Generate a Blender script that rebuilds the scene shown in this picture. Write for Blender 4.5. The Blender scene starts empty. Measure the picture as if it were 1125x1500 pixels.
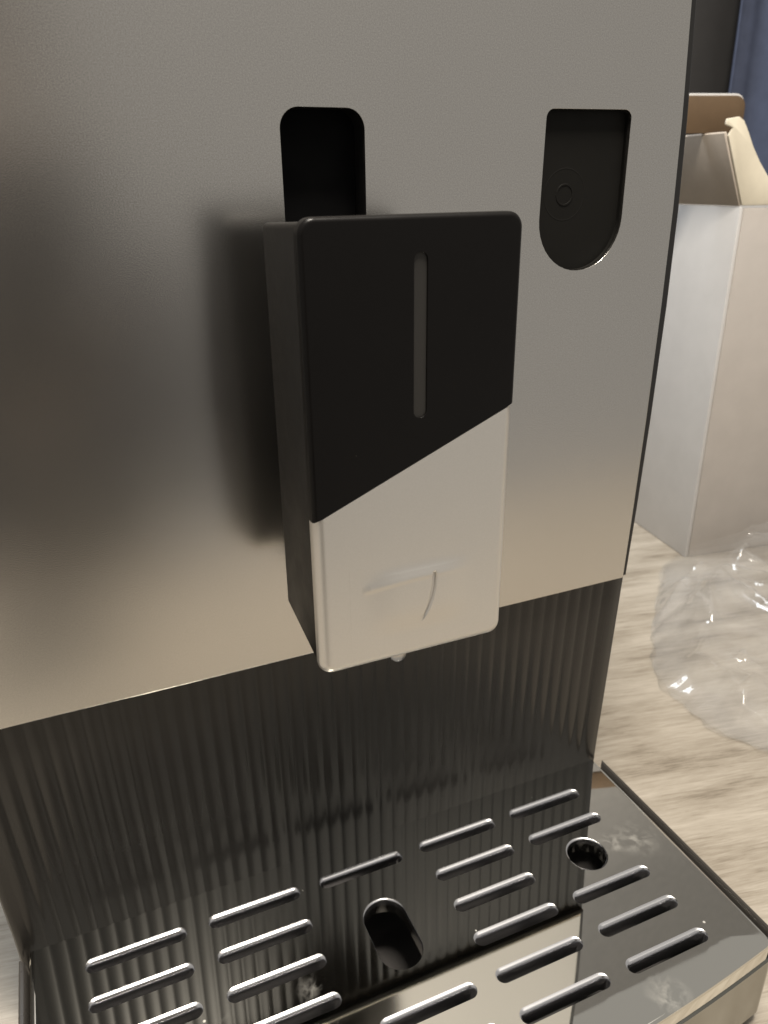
import bpy, bmesh, math, random
from mathutils import Vector, Matrix, noise

# ------------------------------------------------------------------ scene, camera, light
SC = bpy.context.scene
COL = SC.collection
S = 0.25                    # metres per modelling unit
ZC = -1.335                 # height of the counter in modelling units (the lens is at 0)


def W(x, y, z):
    return Vector((x * S, y * S, (z - ZC) * S))


cam_d = bpy.data.cameras.new('camera')
cam = bpy.data.objects.new('camera', cam_d)
COL.objects.link(cam)
RX = Vector((0.91855123, -0.39510611, -0.01244185))     # camera right, in the world
RD = Vector((-0.16666234, -0.35853618, -0.91851809))    # camera down
RF = Vector((0.35845126, 0.8457795, -0.39518316))       # camera forward
M = Matrix(((RX[0], -RD[0], -RF[0]), (RX[1], -RD[1], -RF[1]), (RX[2], -RD[2], -RF[2]))).to_4x4()
M.translation = W(0, -1, 0)
cam.matrix_world = M
cam_d.sensor_fit = 'VERTICAL'
cam_d.sensor_height = 36
cam_d.lens = 36 * 1127 / 1500
cam_d.clip_start = 0.005
cam_d.clip_end = 50
cam_d.dof.use_dof = True
cam_d.dof.focus_distance = 0.255
cam_d.dof.aperture_fstop = 26.0
SC.camera = cam

world = bpy.data.worlds.new('World')
SC.world = world
world.use_nodes = True
bg = world.node_tree.nodes['Background']
bg.inputs[0].default_value = (0.385, 0.368, 0.343, 1)
bg.inputs[1].default_value = 0.90


def area_light(name, loc, target, size, power, col, size_y=None):
    d = bpy.data.lights.new(name, 'AREA')
    d.energy = power
    d.color = col
    d.size = size
    if size_y:
        d.shape = 'RECTANGLE'
        d.size_y = size_y
    o = bpy.data.objects.new(name, d)
    COL.objects.link(o)
    o.location = loc
    o.rotation_euler = (Vector(target) - Vector(loc)).to_track_quat('-Z', 'Y').to_euler()
    return o


area_light('tray_reflection_fill', W(0.4, -0.90, 3.3), W(0.45, -0.3, -1.1), 0.24, 18.0, (1.0, 0.92, 0.81))
area_light('tray_reflection_fill', W(2.2, -3.3, 4.6), W(0.8, -0.2, -1.1), 0.90, 1.7, (1.0, 0.93, 0.83))  # added unseen light, brightens the panel's reflection in the tray
area_light('window_light', W(-0.5, 2.2, 4.3), W(2.0, 1.0, -0.9), 0.4, 11.0, (0.88, 0.94, 1.0))

SC.view_settings.view_transform = 'Standard'
SC.view_settings.look = 'None'
SC.view_settings.exposure = 0
SC.view_settings.gamma = 1
SC.cycles.max_bounces = 10
SC.cycles.glossy_bounces = 6
SC.cycles.transparent_max_bounces = 16
SC.cycles.use_denoising = True
SC.cycles.caustics_reflective = False
SC.cycles.caustics_refractive = False


# ------------------------------------------------------------------ materials
class Mat:
    def __init__(self, name):
        self.m = bpy.data.materials.new(name)
        self.m.use_nodes = True
        self.t = self.m.node_tree
        self.p = self.t.nodes['Principled BSDF']

    def node(self, kind, **kw):
        n = self.t.nodes.new(kind)
        for k, v in kw.items():
            setattr(n, k, v)
        return n

    def link(self, a, b):
        self.t.links.new(a, b)

    def set(self, **kw):
        for k, v in kw.items():
            self.p.inputs[k.replace('_', ' ')].default_value = v
        return self

    def coord(self, scale=(1, 1, 1), rot=None):
        g = self.node('ShaderNodeNewGeometry')
        mp = self.node('ShaderNodeMapping')
        if rot is None:
            mp.inputs['Scale'].default_value = scale
        else:                                   # turn first, then stretch
            mp.vector_type = 'TEXTURE'
            mp.inputs['Scale'].default_value = tuple(1 / c for c in scale)
            mp.inputs['Rotation'].default_value = rot
        self.link(g.outputs['Position'], mp.inputs['Vector'])
        return mp.outputs['Vector']

    def noise(self, vec, scale, detail=3, rough=0.5, dist=0.0):
        n = self.node('ShaderNodeTexNoise')
        n.inputs['Scale'].default_value = scale
        n.inputs['Detail'].default_value = detail
        n.inputs['Roughness'].default_value = rough
        n.inputs['Distortion'].default_value = dist
        self.link(vec, n.inputs['Vector'])
        return n.outputs['Fac']

    def ramp(self, fac, stops):
        r = self.node('ShaderNodeValToRGB')
        e = r.color_ramp.elements
        while len(e) < len(stops):
            e.new(0.5)
        for el, (p, c) in zip(e, stops):
            el.position = p
            el.color = (c, c, c, 1) if isinstance(c, (int, float)) else (*c, 1)
        self.link(fac, r.inputs['Fac'])
        return r.outputs['Color']

    def mrange(self, fac, a, b, c, d):
        r = self.node('ShaderNodeMapRange')
        for i, v in zip((1, 2, 3, 4), (a, b, c, d)):
            r.inputs[i].default_value = v
        self.link(fac, r.inputs[0])
        return r.outputs[0]

    def math(self, op, a, b=None):
        n = self.node('ShaderNodeMath', operation=op)
        for i, v in enumerate((a, b)):
            if v is None:
                continue
            if isinstance(v, (int, float)):
                n.inputs[i].default_value = v
            else:
                self.link(v, n.inputs[i])
        return n.outputs[0]

    def mix(self, fac, a, b):
        n = self.node('ShaderNodeMix', data_type='RGBA')
        if isinstance(fac, (int, float)):
            n.inputs[0].default_value = fac
        else:
            self.link(fac, n.inputs[0])
        for i, v in ((6, a), (7, b)):
            if isinstance(v, tuple):
                n.inputs[i].default_value = (*v, 1)
            else:
                self.link(v, n.inputs[i])
        return n.outputs[2]

    def bump(self, h, strength, dist):
        b = self.node('ShaderNodeBump')
        b.inputs['Strength'].default_value = strength
        b.inputs['Distance'].default_value = dist
        self.link(h, b.inputs['Height'])
        self.link(b.outputs['Normal'], self.p.inputs['Normal'])


def plastic(name, col, rough, speck=0.0, var=True, bump=0.0, bscale=900, coat=0.0, spec=0.5):
    k = Mat(name)
    k.set(Base_Color=(*col, 1), Roughness=rough)
    k.p.inputs['Specular IOR Level'].default_value = spec
    v = k.coord()
    n = k.noise(v, 60, 4, 0.6)
    if var:
        k.link(k.mrange(n, 0.3, 0.7, rough * 0.85, rough * 1.18), k.p.inputs['Roughness'])
    if bump:
        k.bump(k.noise(v, bscale, 2), bump, 0.0004)
    if speck:                                   # dust specks on dark plastic
        vo = k.node('ShaderNodeTexVoronoi')
        vo.inputs['Scale'].default_value = 130
        k.link(v, vo.inputs['Vector'])
        keep = k.math('MULTIPLY', k.math('LESS_THAN', vo.outputs['Distance'], 0.05),
                      k.math('GREATER_THAN', k.noise(v, 47, 1), 0.58))
        k.link(k.mix(k.math('MULTIPLY', keep, speck), tuple(col), (0.30, 0.28, 0.25)), k.p.inputs['Base Color'])
    if coat:
        k.set(Coat_Weight=coat, Coat_Roughness=0.06)
    return k.m


def satin_steel():
    k = Mat('satin_steel')
    k.set(Metallic=1.0)
    v = k.coord()
    fine = k.noise(v, 2300, 2, 0.6)
    broad = k.noise(v, 14, 3, 0.5)
    k.link(k.mix(k.mrange(fine, 0.3, 0.7, 0, 1), (0.57, 0.548, 0.515), (0.73, 0.705, 0.665)), k.p.inputs['Base Color'])
    k.link(k.mrange(broad, 0.3, 0.7, 0.225, 0.255), k.p.inputs['Roughness'])
    k.bump(fine, 0.10, 0.0002)
    return k.m


def silver_film(name='silver_satin'):
    k = Mat(name)
    k.set(Metallic=0.75, Roughness=0.36)
    v = k.coord()
    fine = k.noise(v, 1800, 2, 0.6)
    k.link(k.mix(fine, (0.69, 0.665, 0.625), (0.75, 0.725, 0.685)), k.p.inputs['Base Color'])
    k.set(Coat_Weight=0.35, Coat_Roughness=0.22)
    return k.m


def mirror_steel():
    k = Mat('polished_tray_steel')
    k.set(Metallic=1.0)
    v = k.coord()
    wear = k.noise(v, 26, 5, 0.62)
    # dried splashes and finger smudges, each at its own place on the plate
    spots = [((0.845, -0.185), 0.050), ((0.800, -0.178), 0.034), ((0.690, -0.450), 0.040),
             ((0.195, -0.222), 0.022), ((0.06, -0.215), 0.016)]
    g = k.node('ShaderNodeNewGeometry')
    tot = None
    for (px, py), r in spots:
        d = k.node('ShaderNodeVectorMath', operation='DISTANCE')
        k.link(g.outputs['Position'], d.inputs[0])
        d.inputs[1].default_value = W(px, py, -1.1345)
        m = k.mrange(d.outputs['Value'], r * S, r * S * 0.25, 0, 1)
        tot = m if tot is None else k.math('MAXIMUM', tot, m)
    sm = k.math('MULTIPLY', tot, k.mrange(k.noise(v, 190, 5, 0.65, 0.6), 0.44, 0.66, 0, 1))
    vo = k.node('ShaderNodeTexVoronoi')
    vo.inputs['Scale'].default_value = 150
    k.link(v, vo.inputs['Vector'])
    dots = k.math('MULTIPLY', k.math('LESS_THAN', vo.outputs['Distance'], 0.085),
                  k.math('GREATER_THAN', k.noise(v, 61, 1), 0.67))
    dirt = k.math('MINIMUM', k.math('ADD', k.math('MULTIPLY', sm, 0.32), k.math('MULTIPLY', dots, 0.7)), 1)
    k.link(k.mix(dirt, (0.79, 0.775, 0.715), (0.62, 0.61, 0.58)), k.p.inputs['Base Color'])
    k.link(k.math('SUBTRACT', 1.0, k.math('MULTIPLY', dirt, 0.75)), k.p.inputs['Metallic'])
    k.link(k.math('ADD', k.mrange(wear, 0.35, 0.7, 0.015, 0.04), k.math('MULTIPLY', dirt, 0.55)), k.p.inputs['Roughness'])
    k.bump(k.noise(v, 9, 2), 0.10, 0.0012)
    return k.m


def counter_wood():
    k = Mat('pale_oak_laminate')
    ang = math.radians(-11)
    v = k.coord(scale=(1, 6, 1), rot=(0, 0, ang))
    big = k.noise(v, 7, 5, 0.6, 0.3)
    v2 = k.coord(scale=(1.6, 26, 1), rot=(0, 0, ang))
    grain = k.noise(v2, 16, 7, 0.74, 0.5)
    v4 = k.coord(scale=(4, 60, 1), rot=(0, 0, ang))
    pore = k.noise(v4, 22, 3, 0.6)
    v3 = k.coord(scale=(1.0, 3.2, 1), rot=(0, 0, ang))
    cloud = k.noise(v3, 9, 3, 0.55)
    f = k.math('ADD', k.math('ADD', k.math('MULTIPLY', pore, 0.14), k.math('MULTIPLY', big, 0.34)), k.math('ADD', k.math('MULTIPLY', grain, 0.28), k.math('MULTIPLY', cloud, 0.24)))
    c = k.ramp(f, [(0.40, (0.185, 0.155, 0.118)), (0.46, (0.33, 0.29, 0.235)), (0.56, (0.47, 0.425, 0.36)), (0.65, (0.57, 0.53, 0.455))])
    k.link(c, k.p.inputs['Base Color'])
    k.link(k.mrange(grain, 0.3, 0.7, 0.38, 0.52), k.p.inputs['Roughness'])
    k.bump(grain, 0.15, 0.0006)
    return k.m


def paper(name, col, rough=0.6, var=0.06):
    k = Mat(name)
    v = k.coord()
    n = k.noise(v, 45, 5, 0.6)
    d = tuple(c * (1 - var) for c in col)
    l = tuple(min(1, c * (1 + var)) for c in col)
    k.link(k.mix(k.mrange(n, 0.3, 0.7, 0, 1), d, l), k.p.inputs['Base Color'])
    k.set(Roughness=rough)
    k.bump(k.noise(v, 420, 3), 0.08, 0.0005)
    return k.m


def clear_film():
    k = Mat('clear_bag_film')
    t = k.t
    t.nodes.remove(k.p)
    out = [n for n in t.nodes if n.type == 'OUTPUT_MATERIAL'][0]
    tr = k.node('ShaderNodeBsdfTransparent')
    tr.inputs[0].default_value = (0.985, 0.985, 0.985, 1)
    gl = k.node('ShaderNodeBsdfGlossy')
    gl.inputs['Color'].default_value = (0.95, 0.95, 0.95, 1)
    gl.inputs['Roughness'].default_value = 0.11
    df = k.node('ShaderNodeBsdfDiffuse')
    df.inputs[0].default_value = (0.92, 0.92, 0.92, 1)
    fr = k.node('ShaderNodeFresnel')
    fr.inputs[0].default_value = 1.45
    m1 = k.node('ShaderNodeMixShader')
    k.link(k.mrange(k.noise(k.coord(), 14, 3, 0.5), 0.36, 0.64, 0.02, 0.15), m1.inputs[0])
    m2 = k.node('ShaderNodeMixShader')
    k.link(tr.outputs[0], m1.inputs[1])
    tl = k.node('ShaderNodeBsdfTranslucent')
    tl.inputs[0].default_value = (0.96, 0.96, 0.96, 1)
    md = k.node('ShaderNodeMixShader')
    md.inputs[0].default_value = 0.3
    k.link(df.outputs[0], md.inputs[1])
    k.link(tl.outputs[0], md.inputs[2])
    k.link(md.outputs[0], m1.inputs[2])
    k.link(k.math('MINIMUM', k.math('MULTIPLY', fr.outputs[0], 1.35), 0.20), m2.inputs[0])
    k.link(m1.outputs[0], m2.inputs[1])
    k.link(gl.outputs[0], m2.inputs[2])
    k.link(m2.outputs[0], out.inputs[0])
    return k.m


STEEL = satin_steel()
SILVER = silver_film()
MIRROR = mirror_steel()
LIP = Mat('punched_slot_edge').set(Base_Color=(0.80, 0.80, 0.82, 1), Metallic=1.0, Roughness=0.24).m
BLACK = plastic('black_satin_plastic', (0.012, 0.0115, 0.011), 0.36, speck=0.5, bump=0.06)
COVER = plastic('black_matte_cover', (0.0062, 0.0055, 0.0052), 0.33, speck=0.5, spec=0.17)
SHELL = plastic('dark_shell_plastic', (0.0095, 0.0086, 0.0076), 0.42, bump=0.10, speck=0.35, spec=0.33)
RIB = plastic('glossy_ribbed_plastic', (0.019, 0.0175, 0.0158), 0.26, speck=0.0, var=False)
DEEP = plastic('recess_plastic', (0.0045, 0.0044, 0.0047), 0.7, spec=0.12)
HOTP = plastic('outlet_recess_plastic', (0.009, 0.0085, 0.0075), 0.6, spec=0.12)
STRIP = plastic('smoky_indicator_plastic', (0.032, 0.030, 0.0275), 0.5, spec=0.35)
BASIN = plastic('grey_basin_plastic', (0.085, 0.08, 0.077), 0.45)
OAK = counter_wood()
WHITE = paper('white_card', (0.57, 0.56, 0.55), 0.5, 0.03)
WHITE_SHADED = paper('white_card_shaded', (0.475, 0.44, 0.41), 0.55, 0.04)  # same white card, the front face's shade put into its colour
CREAM = paper('cream_card_inside', (0.72, 0.66, 0.53), 0.6)
KRAFT = paper('brown_kraft_card', (0.115, 0.072, 0.037), 0.7, 0.1)
FILM = clear_film()
WALLM = paper('dark_wall_paint', (0.055, 0.052, 0.050), 0.7)
CLOTH = paper('blue_grey_cloth', (0.078, 0.094, 0.150), 0.85, 0.12)


# ------------------------------------------------------------------ builders
def link(name, me, mat, parent=None):
    o = bpy.data.objects.new(name, me)
    COL.objects.link(o)
    if mat:
        me.materials.clear()
        me.materials.append(mat)
    if parent:
        o.parent = parent
        o.matrix_parent_inverse = parent.matrix_world.inverted()
    return o


def thing(name, label, cat, loc, group=None):
    o = bpy.data.objects.new(name, None)
    o.empty_display_size = 0.02
    COL.objects.link(o)
    o.location = loc
    o['label'] = label
    o['category'] = cat
    if group:
        o['group'] = group
    bpy.context.view_layer.update()
    return o


def smooth(me, ang=30):
    me.polygons.foreach_set('use_smooth', [True] * len(me.polygons))
    me.set_sharp_from_angle(angle=math.radians(ang))
    me.update()


def mesh_of(verts, faces, sm=None):
    me = bpy.data.meshes.new('m')
    me.from_pydata([tuple(v) for v in verts], [], faces)
    me.validate()
    if sm:
        smooth(me, sm)
    return me


def weighted(o):
    m = o.modifiers.new('weighted_normal', 'WEIGHTED_NORMAL')
    m.keep_sharp = True
    m.weight = 100
    return o


def rrect(x0, x1, z0, z1, r, n=8):
    """rounded rectangle, counter-clockwise; r = (bottom-left, bottom-right, top-right, top-left)"""
    if not isinstance(r, (tuple, list)):
        r = (r,) * 4
    pts = []
    for (cx, cz, sx, sz, rr, a0) in ((x0, z0, 1, 1, r[0], 180), (x1, z0, -1, 1, r[1], 270), (x1, z1, -1, -1, r[2], 0), (x0, z1, 1, -1, r[3], 90)):
        if rr <= 0:
            pts.append((cx, cz))
            continue
        for i in range(n + 1):
            a = math.radians(a0 + 90 * i / n)
            pts.append((cx + sx * rr + rr * math.cos(a), cz + sz * rr + rr * math.sin(a)))
    return pts


def inset(pts, d, keep=()):
    """move a closed counter-clockwise outline inwards by d; the edges listed in keep stay where they are"""
    n = len(pts)
    out = []
    for i in range(n):
        p0, p1, p2 = Vector(pts[i - 1]), Vector(pts[i]), Vector(pts[(i + 1) % n])
        e1, e2 = (p1 - p0), (p2 - p1)
        if e1.length < 1e-9 or e2.length < 1e-9:
            out.append(tuple(p1))
            continue
        e1.normalize()
        e2.normalize()
        n1, n2 = Vector((-e1.y, e1.x)), Vector((-e2.y, e2.x))
        d1 = 0 if (i - 1) % n in keep else d
        d2 = 0 if i in keep else d
        det = n1.x * n2.y - n1.y * n2.x
        if abs(det) < 0.05:
            b = n1 + n2
            b = b / max(0.3, b.dot(n1))
            out.append(tuple(p1 + b * d))
        else:
            out.append((p1.x + (d1 * n2.y - d2 * n1.y) / det, p1.y + (n1.x * d2 - n2.x * d1) / det))
    return out


def plate(outline, holes, thick, bev, fn, seg=4, hole_bev=None, keep=()):
    """a plate with rounded edges and holes; its front is at c = 0 and its back at c = -thick; fn maps (a, b, c) to the world"""
    bm = bmesh.new()
    hb = bev if hole_bev is None else hole_bev
    rims = []
    for k, loop in enumerate([outline] + list(holes)):
        b = bev if k == 0 else hb
        sgn = 1 if k == 0 else -1
        rings = []
        steps = [(b, 0.0)] if b <= 0 else [(b * (1 - math.sin(a)), -b * (1 - math.cos(a))) for a in [math.pi / 2 * i / seg for i in range(seg + 1)]]
        for (d, c) in steps:
            rings.append([bm.verts.new((p[0], p[1], c)) for p in (inset(loop, sgn * d, keep if k == 0 else ()) if d > 1e-9 else loop)])
        rings.append([bm.verts.new((p[0], p[1], -thick)) for p in loop])
        for r0, r1 in zip(rings, rings[1:]):
            n = len(r0)
            for i in range(n):
                j = (i + 1) % n
                f = (r0[i], r1[i], r1[j], r0[j]) if sgn > 0 else (r0[j], r1[j], r1[i], r0[i])
                bm.faces.new(f)
        rims.append((rings[0], rings[-1]))
    for which in (0, 1):
        ed = []
        for pair in rims:
            r = pair[which]
            for i in range(len(r)):
                e = bm.edges.get((r[i], r[(i + 1) % len(r)])) or bm.edges.new((r[i], r[(i + 1) % len(r)]))
                ed.append(e)
        bmesh.ops.triangle_fill(bm, use_beauty=True, use_dissolve=False, edges=ed, normal=(0, 0, 1 if which == 0 else -1))
    for v in bm.verts:
        v.co = fn(*v.co)
    bmesh.ops.recalc_face_normals(bm, faces=bm.faces)
    me = bpy.data.meshes.new('plate')
    bm.to_mesh(me)
    bm.free()
    smooth(me, 35)
    return me


def facing(y0):
    return lambda a, b, c: W(a, y0 - c, b)          # a plate in x-z whose front looks at the lens


def lying(z0):
    return lambda a, b, c: W(a, b, z0 + c)          # a plate in x-y whose front looks up


def box(x0, x1, y0, y1, z0, z1, bev=0.0):
    bm = bmesh.new()
    bmesh.ops.create_cube(bm, size=1)
    for v in bm.verts:
        v.co = Vector((x0 if v.co.x < 0 else x1, y0 if v.co.y < 0 else y1, z0 if v.co.z < 0 else z1))
    if bev:
        bmesh.ops.bevel(bm, geom=list(bm.edges), offset=bev, segments=3, affect='EDGES', profile=0.5)
    for v in bm.verts:
        v.co = W(*v.co)
    me = bpy.data.meshes.new('box')
    bm.to_mesh(me)
    bm.free()
    smooth(me, 40)
    return me


def prism(poly, x0, x1, bev=0.0):
    """a y-z outline extruded along x"""
    bm = bmesh.new()
    a = [bm.verts.new((x0, p[0], p[1])) for p in poly]
    b = [bm.verts.new((x1, p[0], p[1])) for p in poly]
    bm.faces.new(a)
    bm.faces.new(b[::-1])
    for i in range(len(a)):
        j = (i + 1) % len(a)
        bm.faces.new((a[j], a[i], b[i], b[j]))
    bmesh.ops.recalc_face_normals(bm, faces=bm.faces)
    if bev:
        bmesh.ops.bevel(bm, geom=list(bm.edges), offset=bev, segments=3, affect='EDGES', profile=0.5)
    for v in bm.verts:
        v.co = W(*v.co)
    me = bpy.data.meshes.new('prism')
    bm.to_mesh(me)
    bm.free()
    smooth(me, 40)
    return me


def recess(outline, depth, fn, flange=0.008):
    """an open-fronted pocket behind a cut-out"""
    n = len(outline)
    big = inset(outline, -flange)
    vs, fs = [], []
    for p in big:
        vs.append(fn(p[0], p[1], 0))
    for p in outline:
        vs.append(fn(p[0], p[1], 0))
    for p in outline:
        vs.append(fn(p[0], p[1], -depth))
    for k in (0, 1):
        for i in range(n):
            j = (i + 1) % n
            fs.append((k * n + i, k * n + j, (k + 1) * n + j, (k + 1) * n + i))
    fs.append(tuple(range(2 * n, 3 * n)))
    bm = bmesh.new()
    bv = [bm.verts.new(v) for v in vs]
    for f in fs:
        bm.faces.new([bv[i] for i in f])
    me = bpy.data.meshes.new('recess')
    bm.to_mesh(me)
    bm.free()
    smooth(me, 30)
    return me


def lathe(profile, centre, axis_fn, n=32):
    """profile of (radius, c) turned round an axis; axis_fn maps (a, b, c) to the world"""
    vs, fs = [], []
    m = len(profile)
    for i in range(n):
        a = 2 * math.pi * i / n
        for (r, c) in profile:
            vs.append(axis_fn(centre[0] + r * math.cos(a), centre[1] + r * math.sin(a), c))
    for i in range(n):
        j = (i + 1) % n
        for k in range(m - 1):
            fs.append((i * m + k, j * m + k, j * m + k + 1, i * m + k + 1))
    return mesh_of(vs, fs, 40)


# ------------------------------------------------------------------ the setting
def sheet(name, pts, mat, label=None):
    me = mesh_of(pts, [tuple(range(len(pts)))])
    o = link(name, me, mat)
    o['kind'] = 'structure'
    return o


ct = link('counter', box(-3.2, 6.0, -1.80, 2.9, ZC - 0.12, ZC, 0.012), OAK)
ct['kind'] = 'structure'
wl = link('wall', box(-3.4, 7.5, 2.95, 3.1, ZC - 3.7, 1.30, 0.0), WALLM)
wl['kind'] = 'structure'
uw = link('upper_wall', box(-3.4, 7.5, 2.97, 3.1, 1.301, 5.5, 0.0), paper('grey_wall_paint', (0.50, 0.48, 0.465), 0.7))
uw['kind'] = 'structure'
fl = link('floor', box(-6, 8, -7, 3.1, ZC - 3.75, ZC - 3.7, 0.0), WALLM)
fl['kind'] = 'structure'

# blue-grey hanging cloth to the right of the dark wall
vs, fs = [], []
NX, NZ = 90, 10
for j in range(NZ + 1):
    for i in range(NX + 1):
        t = i / NX
        x = 3.74 + 1.9 * t
        ph = t * 26 + 0.5 * noise.noise((t * 6, j * 0.12, 0))
        y = 2.72 + 0.075 * math.sin(ph) + 0.03 * math.sin(2.3 * ph + 1)
        vs.append(W(x, y, ZC + 0.02 + (1.28 - ZC) * j / NZ))
for j in range(NZ):
    for i in range(NX):
        a = j * (NX + 1) + i
        fs.append((a, a + 1, a + NX + 2, a + NX + 1))
cu = link('curtain', mesh_of(vs, fs, 60), CLOTH)
so = cu.modifiers.new('thickness', 'SOLIDIFY')
so.thickness = 0.002
cu['label'] = 'blue grey hanging cloth against the dark wall behind the open box'
cu['category'] = 'curtain'

# ------------------------------------------------------------------ the coffee machine
mach = thing('coffee_machine', 'coffee machine with satin steel front panel and black ribbed lower panel', 'coffee machine', W(0.35, 0.8, ZC))

# front panel outline (counter-clockwise), its right edge bowing slightly outwards
PX0, PX1 = -0.236, 0.913
right = [(0.9100, -0.690), (0.9145, -0.55), (0.9185, -0.38), (0.9200, -0.1946), (0.9190, -0.0474), (0.9145, 0.08), (0.9050, 0.2281), (0.897, 0.34)]
left = [(0.70 - x, z) for x, z in right[::-1]]
outline = right + left
U = [(0.7465 + 0.0735 * math.cos(math.radians(a)), -0.0545 + 0.0735 * math.sin(math.radians(a))) for a in range(180, 361, 9)]
hot = U + [(0.8195 - 0.012 + 0.012 * math.cos(math.radians(a)), 0.0895 - 0.012 + 0.012 * math.sin(math.radians(a))) for a in range(0, 91, 15)] \
    + [(0.6745 + 0.012 + 0.012 * math.cos(math.radians(a)), 0.0885 - 0.012 + 0.012 * math.sin(math.radians(a))) for a in range(90, 181, 15)]
slot = rrect(0.2943, 0.4045, -0.46, 0.0835, 0.024, 8)
fp = weighted(link('front_panel', plate(outline, [slot, hot], 0.005, 0.0025, facing(0.0), 3, 0.0005), STEEL, mach))

link('slot_recess', recess(inset(slot, -0.001), 0.035, facing(0.0052)), DEEP, mach)
hr = link('hot_water_recess', recess(inset(hot, 0.001), 0.006, facing(0.0055), 0.001), HOTP, mach)
hr['label'] = 'dark shield shaped recess for the hot water outlet'
# the round outlet moulded in the recess floor
ring = [(0.0125, -0.006), (0.0128, -0.0054), (0.0134, -0.0053), (0.0142, -0.0053), (0.0150, -0.0054), (0.0153, -0.006)]
link('outlet_ring', lathe(ring, (0.7215, -0.0218), facing(0.0055), 36), HOTP, hr)
ring2 = [(0.034, -0.006), (0.0343, -0.0059), (0.0348, -0.0058), (0.0354, -0.0058), (0.0359, -0.0059), (0.0362, -0.006)]
link('outlet_collar', lathe(ring2, (0.7215, -0.0218), facing(0.0055), 48), HOTP, hr)

# black shell behind the panel, showing as a thin dark edge
r2 = [(0.9225, -0.6905), (0.929, -0.55), (0.9345, -0.38), (0.9375, -0.1954), (0.9360, -0.0477), (0.9305, 0.08), (0.9200, 0.2287), (0.912, 0.34)]
o2 = r2 + [(0.70 - x, z) for x, z in r2[::-1]]
weighted(link('side_trim', plate(o2, [slot, inset(hot, -0.004)], 0.03, 0.004, facing(0.006), 3, 0.0), BLACK, mach))
link('shell', box(-0.215, 0.915, 0.12, 1.55, ZC + 0.03, 0.34, 0.02), SHELL, mach)
link('top_housing', box(-0.212, 0.912, 0.014, 1.53, 0.345, 0.62, 0.03), SHELL, mach)

# ribbed lower panel: vertical half-round ribs
prof = []
xL, xR = -0.2145, 0.9105
pitch = 0.02525
x = xL
prof.append((xL, 0.055))
prof.append((xL, 0.026))
nrib = 42
xs = xL + 0.022
k = 0
prof += [(xL + 0.004, 0.0205), (xL + 0.012, 0.019)]
for i in range(nrib):
    x0 = xs + i * pitch
    for q in range(8):
        t = q / 8
        prof.append((x0 + t * pitch, 0.0205 - 0.0018 * abs(math.sin(math.pi * t)) ** 0.9))
xe = xs + nrib * pitch
prof += [(xe, 0.0205), (xe + 0.004, 0.018), (xR - 0.004, 0.018), (xR, 0.022), (xR, 0.055)]
zs = [-0.66, -0.70, -1.10, -1.185]
vs, fs = [], []
for z in zs:
    for (px, py) in prof:
        k = 1 + 0.034 * max(0, min(1, (z + 1.14) / 0.45))
        vs.append(W(0.349 + (px - 0.349) * k, py, z))
n = len(prof)
for j in range(len(zs) - 1):
    for i in range(n - 1):
        fs.append((j * n + i, (j + 1) * n + i, (j + 1) * n + i + 1, j * n + i + 1))
me = mesh_of(vs, fs, 50)
rb = link('ribbed_panel', me, RIB, mach)
link('panel_lip', box(-0.222, 0.9200, 0.0125, 0.06, -0.6935, -0.6600, 0.002), DEEP, mach)
link('lower_body', box(-0.212, 0.908, 0.056, 0.14, ZC + 0.012, -0.664, 0.006), SHELL, mach)

# --- the height-adjustable spout
sp = bpy.data.objects.new('coffee_spout', None)
COL.objects.link(sp)
sp.location = W(0.361, -0.17, -0.3)
bpy.context.view_layer.update()
sp.parent = mach
sp.matrix_parent_inverse = mach.matrix_world.inverted()
bpy.context.view_layer.update()

X0, X1, ZB, ZT, YF = 0.2339, 0.4890, -0.5606, -0.0311, -0.245
side = [(-0.0946, -0.0415), (-0.2274, -0.0363), (-0.2274, -0.5543), (-0.2180, -0.5559), (-0.0915, -0.5320)]
link('spout_body', prism(side, X0 + 0.0040, X1 - 0.0040, 0.006), SHELL, sp)
link('carriage_arm', box(0.305, 0.394, -0.096, 0.035, -0.44, -0.10, 0.006), DEEP, sp)
CT = 0.0155     # cover thickness
za, zb = -0.3531, -0.2427      # where the diagonal joint meets the left and right edges
gap = 0.0006
rr = 0.017
up = [(X0, za + gap), (X1, zb + gap)] + [(X1 - rr + rr * math.cos(math.radians(a)), ZT - rr + rr * math.sin(math.radians(a))) for a in range(0, 91, 10)] \
    + [(X0 + rr + rr * math.cos(math.radians(a)), ZT - rr + rr * math.sin(math.radians(a))) for a in range(90, 181, 10)]
rl = 0.018
lo = [(X1, zb - gap), (X0, za - gap)] + [(X0 + rl + rl * math.cos(math.radians(a)), ZB + rl + rl * math.sin(math.radians(a))) for a in range(180, 271, 10)] \
    + [(X1 - rl + rl * math.cos(math.radians(a)), ZB + rl + rl * math.sin(math.radians(a))) for a in range(270, 361, 10)]
strip_hole = rrect(0.3580, 0.3737, -0.2453, -0.0679, 0.0077, 8)


cv = weighted(link('black_cover', plate(up, [strip_hole], CT, 0.0055, facing(YF), 5, 0.0006, (0,)), COVER, sp))
lv = weighted(link('silver_cover', plate(lo, [], CT, 0.0130, facing(YF - 0.0002), 6, None, (0,)), SILVER, sp))
lv['label'] = 'silver lower cover with creased protective film'
link('indicator_strip', plate(inset(strip_hole, -0.001), [], 0.004, 0.0, facing(YF + 0.0022), 2), STRIP, sp)

# creased protective film on the silver cover: a long soft fold and a short sharp one crossing it


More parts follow.
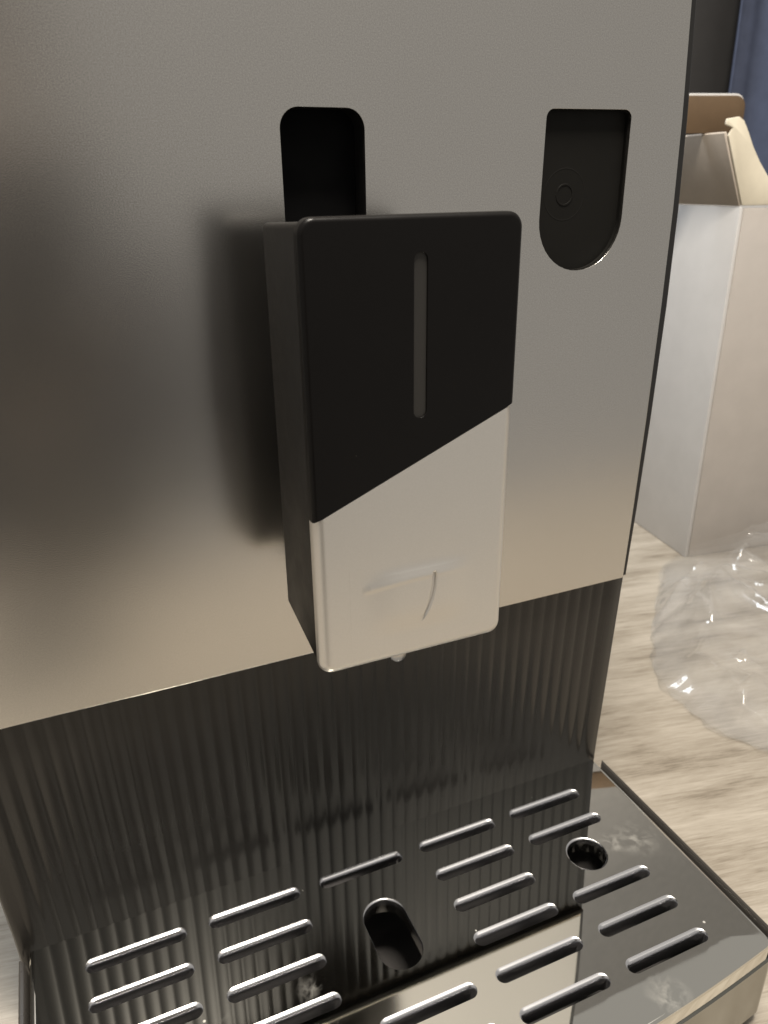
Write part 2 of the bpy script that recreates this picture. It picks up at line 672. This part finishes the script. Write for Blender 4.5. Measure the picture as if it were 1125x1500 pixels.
def fold_height(x, z):
    # the film stands slightly off the cover round the folds
    h = 0.0030 * math.exp(-((x - 0.367) / 0.056) ** 4 - ((z + 0.472) / 0.038) ** 4)
    # long fold, from the left, rising to the right: gentle above, steep below
    t = (x - 0.2899) / 0.1509
    if -0.05 < t < 1.05:
        zc = -0.4525 + 0.0090 * math.sin(min(1, max(0, t * 1.6)) * math.pi / 2) - 0.0040 * t
        fade = max(0.0, min(1.0, t * 14)) * max(0.0, min(1.0, (1 - t) * 2.2))
        d = z - zc
        h += 0.0009 * fade * (math.exp(-(d / 0.0065) ** 2) if d > 0 else math.exp(-(d / 0.0042) ** 2))
    # short sharp fold: a narrow dark groove
    s_ = (-0.4455 - z) / 0.0664
    if -0.05 < s_ < 1.05:
        xc = 0.3862 - 0.0175 * max(0, s_) ** 2.2
        fade = max(0.0, min(1.0, s_ * 9 + 0.4)) * max(0.0, min(1.0, (1 - s_) * 1.5))
        d = (x - xc) / (0.0020 if x < xc else 0.0013)
        h -= 0.0075 * fade * math.exp(-d * d)
    return h


fx0, fx1, fz0, fz1 = 0.2740, 0.4600, -0.5360, -0.4180
NX, NZ = 330, 150
vs, fs = [], []
for j in range(NZ + 1):
    for i in range(NX + 1):
        x = fx0 + (fx1 - fx0) * i / NX
        z = fz0 + (fz1 - fz0) * j / NZ
        e = min(i, NX - i, j, NZ - j)
        lift = 0.00004 if e > 0 else -0.00006
        vs.append(W(x, YF - 0.0002 - lift - fold_height(x, z) * min(1, e / 24) ** 2, z))
for j in range(NZ):
    for i in range(NX):
        a = j * (NX + 1) + i
        fs.append((a, a + 1, a + NX + 2, a + NX + 1))
link('protective_film', mesh_of(vs, fs, 180), SILVER, sp)

# two outlets under the spout
nz = [(0.006, -0.545), (0.018, -0.545), (0.017, -0.584), (0.0155, -0.588), (0.0125, -0.588), (0.011, -0.584), (0.011, -0.550)]
for cx in (0.322, 0.372):
    link('nozzle', lathe(nz, (cx, -0.165), lambda a, b, c: W(a, b, c), 24), BLACK, sp)
# a drop of water hanging at one outlet
WATER = Mat('water').set(Base_Color=(1, 1, 1, 1), Roughness=0.02, IOR=1.33)
WATER.p.inputs['Transmission Weight'].default_value = 1.0
dr = [(0.0001, -0.6215), (0.006, -0.6200), (0.0105, -0.616), (0.0120, -0.610), (0.0110, -0.602), (0.0125, -0.5881)]
link('water_drop', lathe(dr, (0.372, -0.165), lambda a, b, c: W(a, b, c), 16), WATER.m, sp)

# ------------------------------------------------------------------ the drip tray
ZTR = -1.1345
tray = thing('drip_tray', 'removable drip tray with polished slotted steel top below the coffee spout', 'drip tray', W(0.349, -0.23, ZC))


def front_y(x):
    return -0.4855 + 0.036 * ((x - 0.35) / 0.54) ** 2


def tray_outline(x0, x1, yb, off, rad):
    pts = [(x1, yb), (x0, yb)]
    # left front corner, the bowed front, right front corner (counter-clockwise)
    cyl = front_y(x0 + rad) - off + rad
    for a in range(180, 271, 9):
        pts.append((x0 + rad + rad * math.cos(math.radians(a)), cyl + rad * math.sin(math.radians(a))))
    for i in range(1, 24):
        xx = x0 + rad + (x1 - x0 - 2 * rad) * i / 24
        pts.append((xx, front_y(xx) - off))
    cyr = front_y(x1 - rad) - off + rad
    for a in range(270, 361, 9):
        pts.append((x1 - rad + rad * math.cos(math.radians(a)), cyr + rad * math.sin(math.radians(a))))
    return pts


SR = 0.0089         # half-width of a slot
LR = 0.0082         # radius of its rolled edge
PITCH, ROW = 0.1948, 0.0688
cols = [-0.1157 + PITCH * i for i in range(5)]
rows = [-0.0465 - ROW * i for i in range(6)]
slots = []
for ci, x0 in enumerate(cols):
    for ri, y in enumerate(rows):
        if ci == 2 and ri in (1, 2, 3):
            continue                            # the oval opening
        if ci in (0, 4) and ri == 2 and ci == 4:
            continue                            # the round opening
        slots.append((x0 + 0.077, y - 0.003))
SL = 0.077          # half-length of a slot
OVAL = (0.3510, -0.1852, 0.036, 0.0665)
HOLE = (0.7413, -0.1820, 0.0358, 0.0358)


def stadium(cx, cy, hx, hy, n=10):
    """rounded slot outline, counter-clockwise"""
    r = min(hx, hy)
    pts = []
    for a0, sx, sy in ((0, 1, 1), (90, -1, 1), (180, -1, -1), (270, 1, -1)):
        for i in range(n + 1):
            a = math.radians(a0 + 90 * i / n)
            p = (cx + sx * (hx - r) + r * math.cos(a), cy + sy * (hy - r) + r * math.sin(a))
            if not pts or (Vector(pts[-1]) - Vector(p)).length > 1e-6:
                pts.append(p)
    if (Vector(pts[0]) - Vector(pts[-1])).length < 1e-6:
        pts.pop()
    return pts




def flare(cx, cy, hx, hy, d):
    """the punched outline widened by d, mostly on the side towards the machine"""
    return stadium(cx, cy + 0.44 * d, hx + 0.30 * d, hy + 0.56 * d)


holes = [flare(cx, cy, SL, SR, LR) for cx, cy in slots]
holes.append(flare(*OVAL, 0.004))
holes.append(flare(*HOLE, 0.004))
tp = weighted(link('tray_plate', plate(tray_outline(-0.2005, 0.9095, 0.0330, 0.0, 0.018), holes, 0.034, 0.010, lying(ZTR), 6, 0.0), MIRROR, tray))


def lip_mesh(cx, cy, hx, hy, r, depth):
    """the rolled edge of a punched opening: a quarter round and a short wall going down, about the origin"""
    rings = []
    for a in [math.pi / 2 * i / 5 for i in range(6)]:
        rings.append((r * (1 - math.sin(a)), -r * (1 - math.cos(a))))
    rings.append((0, -depth))
    rings.append((0.0015, -depth))
    vs, fs = [], []
    base = stadium(cx, cy, hx, hy)
    n = len(base)
    for d, c in rings:
        for p in flare(cx, cy, hx, hy, d):
            vs.append(Vector((p[0] * S, p[1] * S, c * S)))
    for k in range(len(rings) - 1):
        for i in range(n):
            j = (i + 1) % n
            fs.append((k * n + i, (k + 1) * n + i, (k + 1) * n + j, k * n + j))
    me = mesh_of(vs, fs, 60)
    return me


lm = lip_mesh(0, 0, SL, SR, LR, 0.030)
for cx, cy in slots:
    o = link('slot_edge', lm, LIP, None)
    o.location = W(cx, cy, ZTR)
    o.parent = tp
for nm, hsp in (('oval_opening_edge', OVAL), ('round_opening_edge', HOLE)):
    o = link(nm, lip_mesh(0, 0, hsp[2], hsp[3], 0.004, 0.012), LIP, None)
    o.location = W(hsp[0], hsp[1], ZTR)
    o.parent = tp

# basin under the plate: rim, walls and floor
rim_o = tray_outline(-0.2155, 0.9275, 0.0150, -0.004, 0.022)
rim_i = tray_outline(-0.2035, 0.9125, 0.0150, -0.010, 0.030)
vs, fs = [], []
loops = [(rim_o, ZTR - 0.016), (rim_o, ZTR - 0.006), (inset(rim_o, 0.003), ZTR - 0.003), (inset(rim_o, 0.0075), ZTR - 0.003), (inset(rim_o, 0.011), ZTR - 0.007), (inset(rim_o, 0.0135), ZTR - 0.03)]
n = len(rim_o)
for lp, z in loops:
    for p in lp:
        vs.append(W(p[0], p[1], z))
for k in range(len(loops) - 1):
    for i in range(1, n):
        j = (i + 1) % n
        if i == 0:
            continue
        fs.append((k * n + i, k * n + j, (k + 1) * n + j, (k + 1) * n + i))
link('tray_rim', mesh_of(vs, fs, 35), plastic('dark_grey_rim_plastic', (0.045, 0.041, 0.037), 0.28), tray)
wall_o = tray_outline(-0.2140, 0.9260, 0.0140, -0.0055, 0.022)
wall_i = inset(wall_o, 0.014)
bt = ZC + 0.02
vs, fs = [], []
for lp, z in ((wall_i, ZTR - 0.05), (wall_o, ZTR - 0.05), (wall_o, bt), (wall_i, bt + 0.015)):
    for p in lp:
        vs.append(W(p[0], p[1], z))
for k in ((0, 1), (1, 2)):
    for i in range(n):
        j = (i + 1) % n
        fs.append((k[0] * n + i, k[1] * n + i, k[1] * n + j, k[0] * n + j))
for i in range(n):
    j = (i + 1) % n
    fs.append((3 * n + i, n * 0 + i, n * 0 + j, 3 * n + j))
fs.append(tuple(range(3 * n, 4 * n)))
fs.append(tuple(range(3 * n - 1, 2 * n - 1, -1)))
link('basin', mesh_of(vs, fs, 35), BASIN, tray)
# bright front fascia of the tray
fa_o = tray_outline(-0.2120, 0.9240, -0.30, 0.002, 0.022)[2:]
vs, fs = [], []
for z, d in ((ZTR - 0.040, -0.004), (ZTR - 0.042, 0.0), (bt + 0.01, 0.0), (bt + 0.008, -0.004)):
    for (px, py) in fa_o:
        vs.append(W(px, py - d * 1.0, z))
n = len(fa_o)
for k in range(3):
    for i in range(n - 1):
        fs.append((k * n + i, (k + 1) * n + i, (k + 1) * n + i + 1, k * n + i + 1))
FASC = Mat('satin_tray_front').set(Base_Color=(0.30, 0.295, 0.26, 1), Metallic=1.0, Roughness=0.14).m
link('tray_front', mesh_of(vs, fs, 40), FASC, tray)

# ------------------------------------------------------------------ the phone that takes the picture, behind the lens
PH = thing('phone', 'dark phone held up facing the machine, seen only as a blurred reflection', 'phone', W(0, -1, 0))
bm = bmesh.new()
bmesh.ops.create_cube(bm, size=1)
for v in bm.verts:
    v.co = Vector((-0.14 if v.co.x < 0 else 0.17, -0.56 if v.co.y < 0 else 0.06, 0.012 if v.co.z < 0 else 0.045)) * S
bmesh.ops.bevel(bm, geom=list(bm.edges), offset=0.003, segments=3, affect='EDGES', profile=0.5)
for v in bm.verts:
    v.co = M @ v.co
me = bpy.data.meshes.new('phone_body')
bm.to_mesh(me)
bm.free()
smooth(me, 40)
link('phone_body', me, BLACK, PH)

# ------------------------------------------------------------------ the photographer, behind the lens: only a blurred reflection in the steel
PERS = thing('person', 'person in a dark jumper holding a phone, a blurred reflection in the steel', 'person', W(-0.20, -2.30, ZC - 3.7))


def skin_mesh(name, chains, root, mat, parent, sub=2):
    """grow one continuous surface over chains of (point, radius); chains join where their points coincide"""
    pts, rad, ed, idx = [], [], [], {}
    for ch in chains:
        prev = None
        for p, r in ch:
            key = tuple(round(c, 3) for c in p)
            if key not in idx:
                idx[key] = len(pts)
                pts.append(W(*p))
                rad.append(r * S)
            i = idx[key]
            if prev is not None:
                ed.append((prev, i))
            prev = i
    me = bpy.data.meshes.new(name)
    me.from_pydata(pts, ed, [])
    o = link(name, me, mat, parent)
    o.modifiers.new('skin', 'SKIN').use_smooth_shade = True
    for i, v in enumerate(me.skin_vertices[0].data):
        v.radius = (rad[i], rad[i])
        v.use_root = (i == root)
    m = o.modifiers.new('subdivision', 'SUBSURF')
    m.levels = m.render_levels = sub
    return o


def cam_pt(x, y, z):
    """a point given to the right of, above and behind the lens"""
    p = (RX * x - RD * y - RF * z)
    return (p.x, p.y - 1.0, p.z)


px, py = -0.20, -2.30
hips, chest, neck = (px, py - 0.05, -1.65), (px, py, -0.62), (px, py + 0.06, -0.24)
head, brow, crown = (px, py + 0.16, 0.10), (px, py + 0.17, 0.38), (px, py + 0.12, 0.58)
shl, shr = (px - 0.62, py + 0.02, -0.38), (px + 0.62, py + 0.02, -0.38)
ell, elr = (px - 0.80, py - 0.02, -1.12), (px + 0.62, py + 0.50, -1.05)
wrl, wrr = (px - 0.84, py + 0.28, -1.75), cam_pt(0.16, -0.98, 0.34)
pal, par = (px - 0.84, py + 0.36, -1.98), cam_pt(0.06, -0.66, 0.10)
legs = []
for s_ in (-1, 1):
    legs.append([(hips, 0.50), ((px + s_ * 0.30, py, -2.0), 0.34), ((px + s_ * 0.32, py + 0.04, -3.3), 0.22), ((px + s_ * 0.34, py - 0.02, -4.85), 0.14), ((px + s_ * 0.36, py + 0.32, -4.95), 0.10)])


def gripping_fingers(palm):
    """four fingers round the right edge of the phone, the thumb on its left edge"""
    out = []
    for k, l in enumerate((0.16, 0.18, 0.17, 0.13)):
        y = -0.36 - 0.072 * k
        out.append([(palm, 0.085), (cam_pt(0.20, y - 0.03, 0.085), 0.036), (cam_pt(0.205, y, 0.015), 0.033), (cam_pt(0.205 - l * 0.5, y + 0.01, -0.020), 0.028)])
    out.append([(palm, 0.085), (cam_pt(-0.13, -0.50, 0.09), 0.042), (cam_pt(-0.175, -0.38, 0.05), 0.034)])
    return out


def hanging_fingers(palm):
    """the other hand hangs, slightly curled"""
    out = []
    for k, l in enumerate((0.27, 0.30, 0.28, 0.22)):
        y = palm[1] + 0.11 - 0.075 * k
        out.append([(palm, 0.085), ((palm[0] - 0.01, y, palm[2] - 0.14), 0.036), ((palm[0] + 0.02, y, palm[2] - 0.14 - l * 0.5), 0.033), ((palm[0] + 0.08, y, palm[2] - 0.14 - l * 0.85), 0.027)])
    out.append([(palm, 0.085), ((palm[0] + 0.07, palm[1] + 0.13, palm[2] - 0.06), 0.042), ((palm[0] + 0.10, palm[1] + 0.17, palm[2] - 0.18), 0.034)])
    return out


arms = [[(chest, 0.44), (neck, 0.17), (head, 0.27), (brow, 0.29), (crown, 0.17)],
        [(chest, 0.44), (hips, 0.50)],
        [(chest, 0.44), (shl, 0.20), (ell, 0.14), (wrl, 0.085), (pal, 0.085)],
        [(chest, 0.44), (shr, 0.20), (elr, 0.14), (wrr, 0.085), (par, 0.085)]]
SKIN = plastic('skin', (0.27, 0.225, 0.19), 0.5)
WOOL = paper('dark_jumper_wool', (0.022, 0.021, 0.022), 0.9, 0.1)
HAIR = plastic('dark_hair', (0.03, 0.022, 0.018), 0.5)
skin_mesh('body', arms + legs + hanging_fingers(pal) + gripping_fingers(par), 0, SKIN, PERS)
jump = [[(chest, 0.56), (hips, 0.58)], [(chest, 0.56), ((px, py + 0.04, -0.32), 0.24)],
        [(chest, 0.56), (shl, 0.25), (ell, 0.19), (wrl, 0.125)], [(chest, 0.56), (shr, 0.25), (elr, 0.19), (wrr, 0.125)]]
skin_mesh('jumper', jump, 0, WOOL, PERS)
skin_mesh('trousers', [[(p, r + 0.05) for p, r in l[:-1]] for l in legs], 0, WOOL, PERS)
# hair, eyes, nose, mouth and ears
skin_mesh('hair', [[((px, py - 0.06, 0.22), 0.24), ((px, py + 0.02, 0.46), 0.30), ((px, py + 0.14, 0.60), 0.22)]], 1, HAIR, PERS)
for s_ in (-1, 1):
    e = bmesh.new()
    bmesh.ops.create_uvsphere(e, u_segments=12, v_segments=8, radius=0.045 * S, matrix=Matrix.Translation(W(px + s_ * 0.12, py + 0.42, 0.24)))
    me = bpy.data.meshes.new('eye')
    e.to_mesh(me)
    e.free()
    link('eye', me, WHITE, PERS)
    skin_mesh('ear', [[((px + s_ * 0.29, py + 0.12, 0.14), 0.03), ((px + s_ * 0.31, py + 0.09, 0.22), 0.055), ((px + s_ * 0.30, py + 0.09, 0.29), 0.035)]], 0, SKIN, PERS, 1)
skin_mesh('nose', [[((px, py + 0.43, 0.25), 0.03), ((px, py + 0.50, 0.12), 0.045), ((px, py + 0.45, 0.09), 0.03)]], 0, SKIN, PERS, 1)
skin_mesh('mouth', [[((px - 0.09, py + 0.40, 0.0), 0.018), ((px, py + 0.43, -0.005), 0.026), ((px + 0.09, py + 0.40, 0.0), 0.018)]], 0, plastic('lips', (0.4, 0.17, 0.14), 0.4), PERS, 1)

# ------------------------------------------------------------------ the open carton
BO = Vector((2.0776, 0.9674, ZC))
ba = math.radians(-8)
BU, BV = Vector((math.cos(ba), math.sin(ba), 0)), Vector((-math.sin(ba), math.cos(ba), 0))


def B(u, v, w):
    p = BO + BU * u + BV * v + Vector((0, 0, w))
    return W(*p)


carton = thing('cardboard_box', 'open white cardboard box with raised lid on the counter behind the machine', 'box', W(*BO))
H, BW, BD, T = 1.245, 1.15, 0.95, 0.014


def slab(name, pts, nrm, mat, t=T, bev=0.3):
    """a flat card piece: outline points (box coordinates) and the direction its thickness goes"""
    n = len(pts)
    bm = bmesh.new()
    a = [bm.verts.new(p) for p in pts]
    b = [bm.verts.new(Vector(p) + Vector(nrm) * t) for p in pts]
    bm.faces.new(a)
    bm.faces.new(b[::-1])
    for i in range(n):
        j = (i + 1) % n
        bm.faces.new((a[j], a[i], b[i], b[j]))
    bmesh.ops.recalc_face_normals(bm, faces=bm.faces)
    bmesh.ops.bevel(bm, geom=list(bm.edges), offset=t * bev, segments=2, affect='EDGES', profile=0.5, clamp_overlap=True)
    for v in bm.verts:
        v.co = B(*v.co)
    me = bpy.data.meshes.new(name)
    bm.to_mesh(me)
    bm.free()
    smooth(me, 40)
    return link(name, me, mat, carton)


g = 0.001
slab('side_panel', [(0, 0.0, 0), (0, BD, 0), (0, BD, H), (0, 0.0, H)], (1, 0, 0), WHITE)
slab('front_panel', [(T + g, 0, 0), (BW, 0, 0), (BW, 0, H - 0.004), (T + g, 0, H - 0.004)], (0, 1, 0), WHITE_SHADED)
slab('side_panel', [(BW, T + g, 0), (BW, BD, 0), (BW, BD, H), (BW, T + g, H)], (-1, 0, 0), WHITE)
slab('back_panel', [(T + g, BD, 0), (BW - T - g, BD, 0), (BW - T - g, BD, H), (T + g, BD, H)], (0, -1, 0), WHITE)
slab('floor_panel', [(T + g, T + g, 0.004), (BW - T - g, T + g, 0.004), (BW - T - g, BD - T - g, 0.004), (T + g, BD - T - g, 0.004)], (0, 0, 1), KRAFT)
# the lid: raised and leaning outwards over the left side
lid = slab('lid', [(0.0, 0.006, H + g), (0.0, BD - 0.01, H + g), (-0.100, BD - 0.01, H + 0.212), (-0.096, 0.006, H + 0.212)], (0.9, 0, 0.42), paper('lid_card_shaded', (0.50, 0.44, 0.375), 0.6), T * 0.8)  # white card with the shade of its downward tilt coloured in
lid['label'] = 'raised lid panel leaning outwards'
# curved wing on the lid's end, its inside cream
wing = [(0.004, 0, H + 0.004), (1.05, 0, H + 0.003), (0.62, 0, H + 0.010), (0.40, 0, H + 0.026), (0.22, 0, H + 0.052), (0.089, 0, H + 0.083), (0.045, 0, H + 0.130), (0.011, 0, H + 0.174), (-0.014, 0, H + 0.214), (-0.036, 0, H + 0.245), (-0.055, 0, H + 0.256), (-0.098, 0, H + 0.250), (-0.100, 0, H + 0.234), (-0.072, 0, H + 0.226), (-0.085, 0, H + 0.205)]
wing = [(u, -0.003, w) for u, v, w in wing]
ww = slab('lid_wing', wing, (0, 1, 0), CREAM, T * 0.6)
ww['label'] = 'curved cream wing standing on the front edge'
# brown tuck flap at the top of the lid
tk = [(-0.34, 0.10, H + 0.2145), (0.028, 0.10, H + 0.2145), (0.040, 0.10, H + 0.215), (0.040, 0.10, H + 0.280)]
cx, cw, cr = 0.006, H + 0.288, 0.034
tk += [(cx + cr * math.cos(math.radians(a)), 0.10, cw + cr * math.sin(math.radians(a))) for a in range(10, 91, 16)] + [(-0.34, 0.10, H + 0.318)]
tf = slab('tuck_flap', tk, (0, 1, 0), KRAFT, T * 0.7)
bk = slab('tuck_backing', [(p[0] + 0.003, 0.10 + T * 0.72, p[2] + 0.007) for p in tk], (0, 1, 0), WHITE, T * 0.5)
tf['label'] = 'brown inside of the tuck flap'

# ------------------------------------------------------------------ the clear plastic bag
CREASES = [(1.665, 0.642, 1.857, 0.742), (1.807, 0.596, 2.004, 0.713), (2.078, 0.729, 2.24, 0.815), (2.085, 0.755, 2.157, 0.648), (2.079, 0.629, 2.023, 0.527), (1.536, 0.362, 1.529, 0.238), (1.536, 0.245, 1.478, 0.135), (1.58, 0.201, 1.478, 0.135), (1.633, 0.3, 1.628, 0.266), (1.848, 0.647, 1.701, 0.468), (1.926, 0.642, 1.922, 0.424), (1.62, 0.616, 1.872, 0.852), (1.478, 0.135, 1.522, 0.056)]
rc = random.Random(11)
for _ in range(46):             # smaller crumples
    _y = rc.uniform(-0.02, 0.85)
    _x = rc.uniform(1.45 + 0.55 * max(0, _y - 0.3), 2.7)
    _a = rc.uniform(0, math.pi)
    _l = rc.uniform(0.04, 0.16)
    CREASES.append((_x, _y, _x + _l * math.cos(_a), _y + _l * math.sin(_a)))
LEFT = [(-0.16, 2.10), (-0.12, 1.78), (-0.06, 1.58), (0.03, 1.475), (0.14, 1.43), (0.26, 1.415), (0.42, 1.455), (0.69, 1.69), (0.96, 1.965), (1.2, 2.2)]


def left_edge(y):
    for (y0, x0), (y1, x1) in zip(LEFT, LEFT[1:]):
        if y <= y1:
            t = (y - y0) / (y1 - y0)
            i = LEFT.index((y0, x0))
            xa = LEFT[max(0, i - 1)][1]
            xb = LEFT[min(len(LEFT) - 1, i + 2)][1]
            m0, m1 = (x1 - xa) / 2, (xb - x0) / 2          # a smooth curve through the points
            return (2 * t ** 3 - 3 * t * t + 1) * x0 + (t ** 3 - 2 * t * t + t) * m0 + (3 * t * t - 2 * t ** 3) * x1 + (t ** 3 - t * t) * m1
    return LEFT[-1][1]


def ridged(p, octaves=4):
    v, a, f = 0.0, 1.0, 1.0
    for _ in range(octaves):
        v += a * (1 - abs(noise.noise(p * f))) ** 4
        a *= 0.5
        f *= 2.1
    return v / 1.9


def bag_layer(seed, height, creases, NX=250, NY=200):
    """a loose film: the left edge follows the bag's outline, the back edge leans on the foot of the carton"""
    vs, fs = [], []
    sh = Vector((seed * 7.3, seed * 3.1, seed))
    for j in range(NY + 1):
        for i in range(NX + 1):
            a, b = i / NX, j / NY
            y = -0.155 + 1.10 * b
            x = left_edge(y) + 1.55 * a + 0.030 * noise.noise(Vector((y * 9, seed, 0))) + 0.012 * noise.noise(Vector((y * 27, seed, 5)))
            y += 0.02 * noise.noise(Vector((x * 5, seed, 1)))
            wall_y = BO.y - 0.03 - 0.1405 * (x - BO.x)
            lift = 0.0
            if y > wall_y:
                lift = (y - wall_y) * 0.9
                y = wall_y - 0.012 * noise.noise(Vector((x * 6, b * 9, 2)))
            side = min(1.0, a * 1.55 / 0.16, (b * 1.10 + 0.0) / 0.16, (1 - a) * 6)
            side = max(0.0, side) ** 0.75
            p = Vector((x, y, 0)) * 3.0 + sh
            w = Vector((noise.noise(p * 0.8), noise.noise(p * 0.8 + sh), 0)) * 0.4
            f1 = noise.voronoi(p * 0.75 + w)[0]
            h = height * (0.55 + 0.55 * min(1.0, f1[0] * 1.3) + 0.16 * ridged(p * 0.9, 4))
            if creases:
                for ci, (ax, ay, bx, by) in enumerate(CREASES):
                    dx, dy = bx - ax, by - ay
                    L2 = dx * dx + dy * dy
                    t = ((x - ax) * dx + (y - ay) * dy) / L2
                    tc = max(0.0, min(1.0, t))
                    d = math.hypot(x - ax - dx * tc, y - ay - dy * tc)
                    if d < 0.12:
                        k = 0.55 + 0.45 * math.sin(math.pi * tc)
                        h += (0.042 if ci < 13 else 0.026) * k * (math.exp(-math.sqrt(d * d + 0.00001) / (0.018 if ci < 13 else 0.010)) + 0.3 * math.exp(-(d / 0.05) ** 2))
            vs.append(W(x, y, ZC + 0.003 + side * h + lift + 0.002 * (1 - side) * seed))
    for j in range(NY):
        for i in range(NX):
            q = j * (NX + 1) + i
            fs.append((q, q + 1, q + NX + 2, q + NX + 1))
    return mesh_of(vs, fs, 40)


bagE = thing('plastic_bag', 'crumpled clear plastic bag lying on the counter in front of the box', 'bag', W(2.2, 0.4, ZC))
link('upper_film', bag_layer(1.0, 0.066, True), FILM, bagE)
link('lower_film', bag_layer(2.7, 0.014, False), FILM, bagE)
